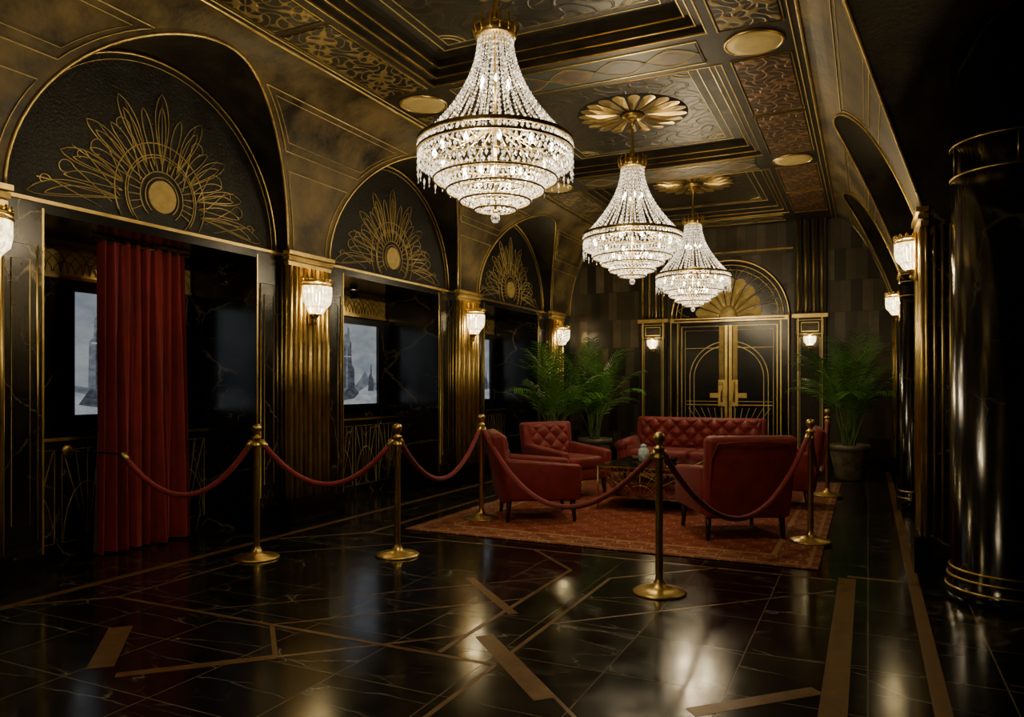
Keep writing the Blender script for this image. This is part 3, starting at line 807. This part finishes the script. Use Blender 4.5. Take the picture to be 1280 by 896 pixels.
# ------------------------------------------------------------------ chandeliers
def chandelier():
    mb = MB('crystal_chandelier')
    mb.lathe([(0.025, 1.28), (0.10, 1.27), (0.135, 1.25), (0.14, 1.19), (0.12, 1.18)], 28, GOLD)
    mb.lathe([(0.022, 1.28), (0.03, 1.33), (0.015, 1.38), (0.012, 1.62), (0.03, 1.66), (0.08, 1.69), (0.10, 1.70)], 20, GOLD)
    for k in range(14):
        a = 2*pi*k/14; mb.tube([(0.135*math.cos(a), 0.135*math.sin(a), 1.20), (0.15*math.cos(a), 0.15*math.sin(a), 1.25), (0.14*math.cos(a), 0.14*math.sin(a), 1.30)], 0.008, GOLD, n=6)
    ns = 36
    for i in range(ns):
        a = 2*pi*i/ns
        nbd = 36
        for j in range(nbd):
            t = j/(nbd-1)
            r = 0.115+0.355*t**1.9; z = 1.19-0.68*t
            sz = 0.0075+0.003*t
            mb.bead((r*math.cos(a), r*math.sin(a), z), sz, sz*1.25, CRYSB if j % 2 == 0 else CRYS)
    for i in range(12):
        a = 2*pi*(i+0.5)/12
        for j in range(16):
            t = j/15; r = 0.04+0.08*t
            mb.bead((r*math.cos(a), r*math.sin(a), 1.15-0.55*t), 0.009, 0.013, CRYS)
    def ring(r, z, t, m=GOLD): mb.tube([(r*math.cos(2*pi*k/60), r*math.sin(2*pi*k/60), z) for k in range(60)], t, m, n=6, closed=True)
    def band(r, z0, z1, m=GOLD):
        n = 72
        vs = [(rr*math.cos(2*pi*k/n), rr*math.sin(2*pi*k/n), z) for rr, z in ((r, z0), (r, z1), (r-0.012, z1), (r-0.012, z0)) for k in range(n)]
        fs = []
        for q in range(4):
            q2 = (q+1) % 4
            for k in range(n):
                k2 = (k+1) % n; fs.append((q*n+k, q*n+k2, q2*n+k2, q2*n+k))
        mb.add(vs, fs, m, False)
    band(0.515, 0.478, 0.502, DGOLD); band(0.518, 0.420, 0.436, DGOLD)
    tiers = [(0.508, 0.474, 1, 0.038, CRYSB), (0.505, 0.418, 2, 0.042, CRYSB),
             (0.410, 0.335, 2, 0.042, CRYSB), (0.325, 0.255, 2, 0.038, CRYSB), (0.235, 0.175, 2, 0.034, CRYSB), (0.140, 0.11, 2, 0.028, CRYSB)]
    for ti, (r, z, rows, hgt, m) in enumerate(tiers):
        n = int(2*pi*r/0.036)
        ring(r-0.004, z+0.006, 0.006)
        if ti >= 2: ring(r, z-rows*hgt-0.002, 0.007, DGOLD)
        for q in range(rows):
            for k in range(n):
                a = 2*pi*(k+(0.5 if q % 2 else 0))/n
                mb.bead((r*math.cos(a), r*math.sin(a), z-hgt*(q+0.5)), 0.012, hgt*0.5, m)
    n = 44
    for k in range(n):
        a = 2*pi*k/n; dz = 0.03 if k % 2 else 0.0
        mb.bead((0.51*math.cos(a), 0.51*math.sin(a), 0.31-dz), 0.009, 0.030, CRYS)
        mb.bead((0.51*math.cos(a), 0.51*math.sin(a), 0.27-dz), 0.006, 0.012, CRYS)
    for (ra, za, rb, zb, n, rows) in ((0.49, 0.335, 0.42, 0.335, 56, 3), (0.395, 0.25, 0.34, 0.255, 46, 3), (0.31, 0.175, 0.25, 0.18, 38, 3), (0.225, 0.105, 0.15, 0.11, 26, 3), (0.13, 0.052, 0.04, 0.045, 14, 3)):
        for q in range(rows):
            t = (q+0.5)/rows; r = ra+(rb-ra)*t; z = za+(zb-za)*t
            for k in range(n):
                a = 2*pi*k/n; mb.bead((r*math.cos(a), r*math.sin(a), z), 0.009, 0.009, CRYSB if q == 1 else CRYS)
    mb.lathe([(0, -0.035), (0.02, -0.028), (0.032, 0), (0.02, 0.028), (0, 0.035)], 12, CRYS)
    mb.lathe([(0, 0.03), (0.02, 0.035), (0.012, 0.05), (0, 0.06)], 10, GOLD)
    for k in range(12):
        a = 2*pi*k/12
        mb.tube([(0.02*math.cos(a), 0.02*math.sin(a), 0.60), (0.25*math.cos(a), 0.25*math.sin(a), 0.46), (0.5*math.cos(a), 0.5*math.sin(a), 0.485)], 0.006, GOLD, n=5)
        mb.lathe([(0, 0), (0.014, 0.015), (0.016, 0.035), (0.007, 0.055), (0, 0.07)], 8, BULB, c=(0.40*math.cos(a), 0.40*math.sin(a), 0.385))
        if k % 2: mb.lathe([(0, 0), (0.014, 0.015), (0.016, 0.035), (0.007, 0.055), (0, 0.07)], 8, BULB, c=(0.20*math.cos(a), 0.20*math.sin(a), 0.24))
    for k in range(6):
        a = 2*pi*k/6
        mb.lathe([(0, 0), (0.012, 0.012), (0.013, 0.03), (0.006, 0.045), (0, 0.06)], 8, BULB, c=(0.10*math.cos(a), 0.10*math.sin(a), 0.86))
    mb.tube([(0, 0, 0.05), (0, 0, 1.25)], 0.01, GOLD, n=6)
    return mb
cm = chandelier(); ch = None
for y, z, pw in ((4.42, 2.445, 28), (7.6, 2.42, 28), (10.6, 2.40, 28), (0.9, 2.455, 16)):  # last one is added out of view to brighten the foreground
    x = XC+0.08
    if ch is None: ch = cm.obj((x, y, z)); o = ch
    else: o = link_copy(ch, 'crystal_chandelier', (x, y, z))
    for k in range(3):
        a = 2*pi*k/3+0.4
        plight('chandelier_bulb', (0.17*math.cos(a), 0.17*math.sin(a), 0.34), pw, (1.0, 0.81, 0.49), 0.05, o)
    plight('chandelier_core_light', (0, 0.0, 0.80), 9, (1.0, 0.78, 0.45), 0.03, o)
mb = MB('ceiling_rosette')
for k in range(20):
    a = 2*pi*k/20; da = pi/20*0.80
    pts = [(0.1*math.cos(a-da), 0.1*math.sin(a-da), 0), (0.1*math.cos(a+da), 0.1*math.sin(a+da), 0)]
    for j in range(7):
        aa = a+da-2*da*j/6; rr = 0.50+0.06*math.sin(pi*j/6); pts.append((rr*math.cos(aa), rr*math.sin(aa), -0.005))
    pts.append((0.35*math.cos(a), 0.35*math.sin(a), -0.03)); L_ = len(pts)-1
    mb.add(pts, [(j, (j+1) % L_, L_) for j in range(L_)], GOLD if k % 2 else DGOLD)
mb.lathe([(0, -0.07), (0.05, -0.065), (0.11, -0.04), (0.13, 0)], 30, GOLD)
mb.lathe([(0.57, -0.004), (0.57, 0)], 40, MATTE)
ro = mb.obj((XC+0.08, 4.42, ZT-0.002))
for y in (7.6, 10.6, 0.9): link_copy(ro, 'ceiling_rosette', (XC+0.08, y, ZT-0.002))

# ------------------------------------------------------------------ rug
mb = MB('persian_rug'); mb.rbox((0, 0, 0.006), (3.55, 5.2, 0.012), 0.004, RUG, seg=1); mb.obj((-2.1, 8.45, 0.001))
RZ = 0.0145

# ------------------------------------------------------------------ seating
def tuft(mb, w, h, depth, nx, ny, M, mat=LEATHER):
    NU, NV = nx*10, ny*10
    def fn(u, v):
        a = u*nx; b = v*ny
        c1 = abs(math.sin(pi*(a+b)/2*1.0)); c2 = abs(math.sin(pi*(a-b)/2*1.0))
        puff = (c1*c2)**0.45
        e = min(u, 1-u)*w; e2 = min(v, 1-v)*h
        edge = min(1, (min(e, e2)/0.05))**0.5
        return ((u-0.5)*w, depth*(0.25+0.75*puff)*edge, v*h)
    mb.grid(fn, NU, NV, mat, True, M)
    for i in range(1, nx):
        for j in range(1, ny):
            if (i+j) % 2 == 0:
                mb.lathe([(0.012, 0), (0.010, 0.006), (0, 0.009)], 8, mat, M=M @ Matrix.Translation(((i/nx-0.5)*w, depth*0.25, j/ny*h)) @ Matrix.Rotation(-pi/2, 4, 'X'))

def armchair():
    mb = MB('red_armchair')
    mb.rbox((0, 0.0, 0.275), (0.72, 0.72, 0.15), 0.03, LEATHER)
    mb.rbox((0, 0.07, 0.405), (0.54, 0.62, 0.15), 0.05, LEATHER)
    for s_ in (-1, 1):
        def fn(p):
            t = (p.y+0.36)/0.72
            if p.z > 0: p = Vector((p.x, p.y, p.z - 0.06*t))
            return Vector((p.x + s_*0.03*max(0, p.z), p.y, p.z))
        mb.rbox((s_*0.325, 0.02, 0.41), (0.12, 0.74, 0.40), 0.03, LEATHER, fn=fn)
    Mb = Matrix.Translation((0, -0.31, 0.2)) @ Matrix.Rotation(math.radians(9), 4, 'X')
    def fb(p):
        q = (p.z+0.36)/0.72
        sx = 1+0.07*q
        z = p.z + 0.02*(1-(p.x/0.36)**2)*max(0, q-0.5)*2
        return Vector((p.x*sx, p.y - 0.02*max(0, 1-(p.x/0.36)**2), z))
    mb.rbox((0, -0.02, 0.33), (0.72, 0.13, 0.68), 0.045, LEATHER, M=Mb, seg=4, fn=fb)
    tuft(mb, 0.60, 0.38, 0.05, 6, 4, Mb @ Matrix.Translation((0, 0.04, 0.26)))
    mb.tube([(-0.33, -0.075, 0.06), (-0.345, -0.095, 0.5), (-0.30, -0.10, 0.63), (0, -0.115, 0.65), (0.30, -0.10, 0.63), (0.345, -0.095, 0.5), (0.33, -0.075, 0.06)], 0.006, LEATHER, M=Mb)
    for sx in (-1, 1):
        for sy in (-1, 1):
            x, y = sx*0.31, sy*0.31
            mb.tube([(x, y, 0.215), (x+sx*0.012, y+sy*0.02, 0.0)], [0.03, 0.017], WOOD, n=8)
    return mb
am = armchair(); A = None
def ang(fx, fy): return math.atan2(fy, fx)-pi/2
for (x, y, fx, fy, sc) in ((-3.04, 6.98, 0.85, 0.53, 1.0), (-3.30, 8.5, 0.88, -0.5, 1.0), (-1.12, 6.98, -0.5, 0.86, 1.04), (-0.93, 8.8, -1.0, -0.1, 1.0)):
    if A is None: A = am.obj((x, y, RZ), ang(fx, fy), scale=sc)
    else: link_copy(A, 'red_armchair', (x, y, RZ), ang(fx, fy), sc)

mb = MB('red_tufted_sofa')
mb.rbox((0, 0, 0.26), (1.98, 0.78, 0.17), 0.03, LEATHER)
mb.rbox((-0.42, 0.07, 0.40), (0.83, 0.66, 0.14), 0.05, LEATHER); mb.rbox((0.42, 0.07, 0.40), (0.83, 0.66, 0.14), 0.05, LEATHER)
for s_ in (-1, 1):
    mb.rbox((s_*0.93, 0.02, 0.37), (0.16, 0.78, 0.36), 0.05, LEATHER)
    mb.tube([(s_*0.94, -0.36, 0.545), (s_*0.94, 0.41, 0.52)], 0.085, LEATHER, n=16)
    mb.lathe([(0, 0), (0.05, 0), (0.05, 0.01), (0, 0.012)], 16, LEATHER, M=Matrix.Translation((s_*0.94, 0.41, 0.52)) @ Matrix.Rotation(-pi/2, 4, 'X'))
Mb = Matrix.Translation((0, -0.33, 0.2)) @ Matrix.Rotation(math.radians(7), 4, 'X')
mb.rbox((0, -0.02, 0.35), (1.86, 0.15, 0.72), 0.05, LEATHER, M=Mb, seg=4, fn=lambda p: Vector((p.x, p.y, p.z+0.02*(1-(p.x/0.93)**2) if p.z > 0 else p.z)))
tuft(mb, 1.74, 0.42, 0.06, 16, 4, Mb @ Matrix.Translation((0, 0.05, 0.27)))
for sx in (-0.9, -0.3, 0.3, 0.9):
    for sy in (-0.33, 0.33): mb.tube([(sx, sy, 0.2), (sx*1.01, sy*1.03, 0)], [0.028, 0.016], WOOD, n=8)
mb.obj((-2.12, 10.2, RZ), pi, scale=0.96)

# ------------------------------------------------------------------ coffee table
TX, TY = -2.15, 8.2
mb = MB('brass_coffee_table')
w, d, h = 0.46, 0.56, 0.47
mb.box(-w, w, -d, d, h-0.018, h, GLASS)
for z, e in ((h-0.012, 0.006), (0.14, -0.02)):
    mb.tube([(-w-e, -d-e, z), (w+e, -d-e, z), (w+e, d+e, z), (-w-e, d+e, z)], 0.012, GOLD, n=4, closed=True, smooth=False)
mb.box(-w+0.02, w-0.02, -d+0.02, d-0.02, 0.13, 0.142, GLASS)
mb.tube([(-w, -d, h-0.06), (w, -d, h-0.06), (w, d, h-0.06), (-w, d, h-0.06)], 0.006, GOLD, n=4, closed=True, smooth=False)
for sx in (-1, 1):
    for sy in (-1, 1): mb.tube([(sx*w, sy*d, h-0.01), (sx*w, sy*d, 0.0)], 0.012, GOLD, n=6)
for sy in (-1, 1):
    for k in range(7):
        x = -w+2*w*k/6
        mb.tube([(0, sy*d, 0.14), (x, sy*d, h-0.06)], 0.004, GOLD, n=5)
    for r in (0.16, 0.28): mb.tube([(r*math.cos(t*pi/12), sy*d, 0.14+r*0.85*math.sin(t*pi/12)) for t in range(13)], 0.004, GOLD, n=5)
for sx in (-1, 1):
    for k in range(7):
        y = -d+2*d*k/6
        mb.tube([(sx*w, 0, 0.14), (sx*w, y, h-0.06)], 0.004, GOLD, n=5)
    for r in (0.16, 0.28): mb.tube([(sx*w, r*math.cos(t*pi/12), 0.14+r*0.85*math.sin(t*pi/12)) for t in range(13)], 0.004, GOLD, n=5)
mb.obj((TX, TY, RZ))
TZ = RZ+0.472
mb = MB('ceramic_ginger_jar'); mb.lathe([(0.035, 0), (0.05, 0.02), (0.058, 0.07), (0.055, 0.12), (0.035, 0.145), (0.03, 0.155), (0.036, 0.16), (0.03, 0.175), (0.008, 0.185), (0, 0.19)], 24, CERAM); mb.obj((TX-0.10, TY-0.05, TZ), scale=1.08)
mb = MB('tea_cup'); mb.lathe([(0.02, 0), (0.035, 0.01), (0.042, 0.05), (0.038, 0.05), (0.03, 0.012), (0, 0.01)], 20, BLACK)
mb.tube([(0.04, 0, 0.04), (0.06, 0, 0.035), (0.06, 0, 0.02), (0.036, 0, 0.015)], 0.004, BLACK, n=6); mb.obj((TX+0.2, TY+0.1, TZ))
mb = MB('candle_holder'); mb.lathe([(0.04, 0), (0.04, 0.008), (0.01, 0.015), (0.01, 0.06), (0.028, 0.07), (0.028, 0.09), (0, 0.09)], 20, GOLD); mb.obj((TX+0.22, TY-0.25, TZ))
mb = MB('closed_book'); mb.rbox((0, 0, 0.014), (0.2, 0.27, 0.026), 0.004, RUST, seg=1); mb.box(-0.094, 0.101, -0.128, 0.128, 0.005, 0.023, basic('paper', (0.5, 0.45, 0.35))); mb.obj((TX-0.22, TY+0.28, TZ), 0.3)

# ------------------------------------------------------------------ palms
def palm(loc, seed, H=1.75, nfr=26, pot_r=0.27, pot_h=0.48, xmax=0.33, xmin=-4.86):
    rnd = random.Random(seed)
    mb = MB('potted_palm')
    mb.lathe([(pot_r*0.62, 0), (pot_r*0.66, 0.02), (pot_r*0.92, pot_h*0.75), (pot_r*0.95, pot_h*0.85), (pot_r*1.03, pot_h*0.87), (pot_r*1.03, pot_h), (pot_r*0.93, pot_h), (pot_r*0.9, pot_h-0.05), (0, pot_h-0.04)], 36, POT)
    mb.lathe([(pot_r*0.9, pot_h-0.045), (0, pot_h-0.02)], 24, SOIL)
    for i in range(nfr):
        a = 2*pi*i*0.381966+rnd.uniform(-0.3, 0.3)
        t0 = i/(nfr-1)
        el = math.radians(89-22*t0+rnd.uniform(-3, 3))
        bend = math.radians(20+58*t0*rnd.uniform(0.75, 1.15))
        Lf = H*(1.0-0.28*t0)*rnd.uniform(0.86, 1.02)
        p = Vector((rnd.uniform(-0.08, 0.08), rnd.uniform(-0.08, 0.08), pot_h-0.04))
        out = Vector((math.cos(a), math.sin(a), 0)); side = Vector((-math.sin(a), math.cos(a), 0))
        n = 22; pts = [p.copy()]
        for j in range(n):
            s_ = (j+0.5)/n
            e = el-bend*s_**2.2*1.25
            p = p+(out*math.cos(e)+Vector((0, 0, 1))*math.sin(e))*(Lf/n)
            pts.append(p.copy())
        mb.tube([Vector((min(max(v.x, xmin-loc[0]), xmax-loc[0]), v.y, v.z)) for v in pts], [0.008*(1-0.85*j/n)+0.0012 for j in range(n+1)], STEM, n=5)
        m = 20
        for k in range(m):
            s_ = 0.38+0.62*k/(m-1)
            f = s_*n; j = min(n-1, int(f)); q0 = pts[j].lerp(pts[j+1], f-j)
            tg = (pts[j+1]-pts[j]).normalized()
            L = 0.34*math.sin(pi*min(1, 0.24+0.62*(k/(m-1))))**0.7*rnd.uniform(0.85, 1.1)
            for sg in (-1, 1):
                dr = (side*sg*0.70+tg*0.80+Vector((0, 0, rnd.uniform(-0.06, 0.10)))).normalized()
                wv = (tg-dr*tg.dot(dr)).normalized()*0.0078
                vs = []; q = 5
                for e in range(q+1):
                    u = e/q
                    c = q0+dr*L*u+Vector((0, 0, -0.38*L*u**2.2))
                    wd = (0.3+0.9*math.sin(pi*min(1, u*0.85+0.15)))*(1 if e < q else 0.05)
                    vs += [c-wv*wd, c+wv*wd]
                vs = [Vector((min(max(v.x, xmin-loc[0]), xmax-loc[0]), v.y, v.z)) for v in vs]
                mb.add(vs, [(2*e, 2*e+1, 2*e+3, 2*e+2) for e in range(q)], LEAF)
    return mb.obj(loc)
palm((-0.24, 11.6, 0), 11, 1.82, 20, 0.27, 0.50)
palm((-3.98, 11.5, 0), 12, 1.70, 17)
palm((-4.25, 10.45, 0), 13, 1.76, 17)

# ------------------------------------------------------------------ stanchions & ropes
def stanchion():
    mb = MB('brass_stanchion')
    mb.lathe([(0.175, 0), (0.178, 0.008), (0.165, 0.018), (0.10, 0.032), (0.045, 0.05), (0.034, 0.075), (0.026, 0.09), (0.0245, 0.10), (0.0245, 0.88), (0.036, 0.885), (0.036, 0.90), (0.028, 0.905), (0.028, 0.94), (0.036, 0.945), (0.036, 0.96), (0.02, 0.968), (0.016, 0.98), (0.024, 0.99), (0.036, 1.01), (0.038, 1.027), (0.034, 1.045), (0.02, 1.058), (0, 1.062)], 28, GOLD)
    return mb
sm = stanchion(); S = None
SP = {'a': (-4.29, 4.41, 0), 'b': (-3.35, 4.95, 0), 'c': (-3.47, 6.60, RZ), 'd': (-1.22, 4.79, 0), 'e': (-0.44, 6.83, RZ), 'f': (-0.44, 9.75, RZ)}
for k, p in SP.items():
    if S is None: S = sm.obj(p, scale=0.98)
    else: link_copy(S, 'brass_stanchion', p, scale=0.98)
def rope(p, q, sag, e0=0.036, e1=0.036):
    mb = MB('velvet_rope'); p = Vector(p); q = Vector(q)
    dirv = (q-p); dh = Vector((dirv.x, dirv.y, 0)).normalized()
    p2 = p+dh*e0; q2 = q-dh*e1
    n = 36; pts = []
    for i in range(n+1):
        t = i/n; c = p2.lerp(q2, t); c.z -= sag*4*t*(1-t); pts.append(c)
    mb.tube(pts, 0.021, ROPE, n=10)
    for a, b in ((0, 2), (n, n-2)):
        d = (pts[b]-pts[a]).normalized()
        mb.tube([pts[a]-d*0.012, pts[a], pts[a]+d*0.045, pts[a]+d*0.055], [0.008, 0.025, 0.025, 0.021], GOLD, n=12)
    mb.obj()
def top(k): p = SP[k]; return (p[0], p[1], p[2]+0.905)
rope(top('a'), top('b'), 0.34); rope(top('b'), top('c'), 0.40); rope(top('c'), top('d'), 0.55); rope(top('d'), top('e'), 0.56); rope(top('e'), top('f'), 0.46)
hook = (-5.02, 3.80, 0.83)
rope(hook, top('a'), 0.36, 0.0)
mb = MB('brass_rope_hook')
mb.lathe([(0.05, 0), (0.05, 0.008), (0.03, 0.015)], 18, GOLD, M=Matrix.Translation((-5.650, 3.80, 0.83)) @ Matrix.Rotation(pi/2, 4, 'Y'))
mb.tube([(-5.645, 3.80, 0.83), (-5.03, 3.80, 0.83)], 0.007, BLACK, n=8)
mb.obj()

# ------------------------------------------------------------------ world & camera
w = bpy.data.worlds.new('world'); bpy.context.scene.world = w; w.use_nodes = True
w.node_tree.nodes['Background'].inputs[0].default_value = (0.02, 0.02, 0.025, 1)
cam = bpy.data.cameras.new('camera'); co = bpy.data.objects.new('camera', cam); bpy.context.scene.collection.objects.link(co)
co.location = (0, 0, CAMH); co.rotation_euler = (pi/2, 0, math.radians(25.4))
cam.sensor_width = 36; cam.lens = 937/1280*36; cam.shift_y = 0.025; cam.clip_start = 0.05
bpy.context.scene.camera = co
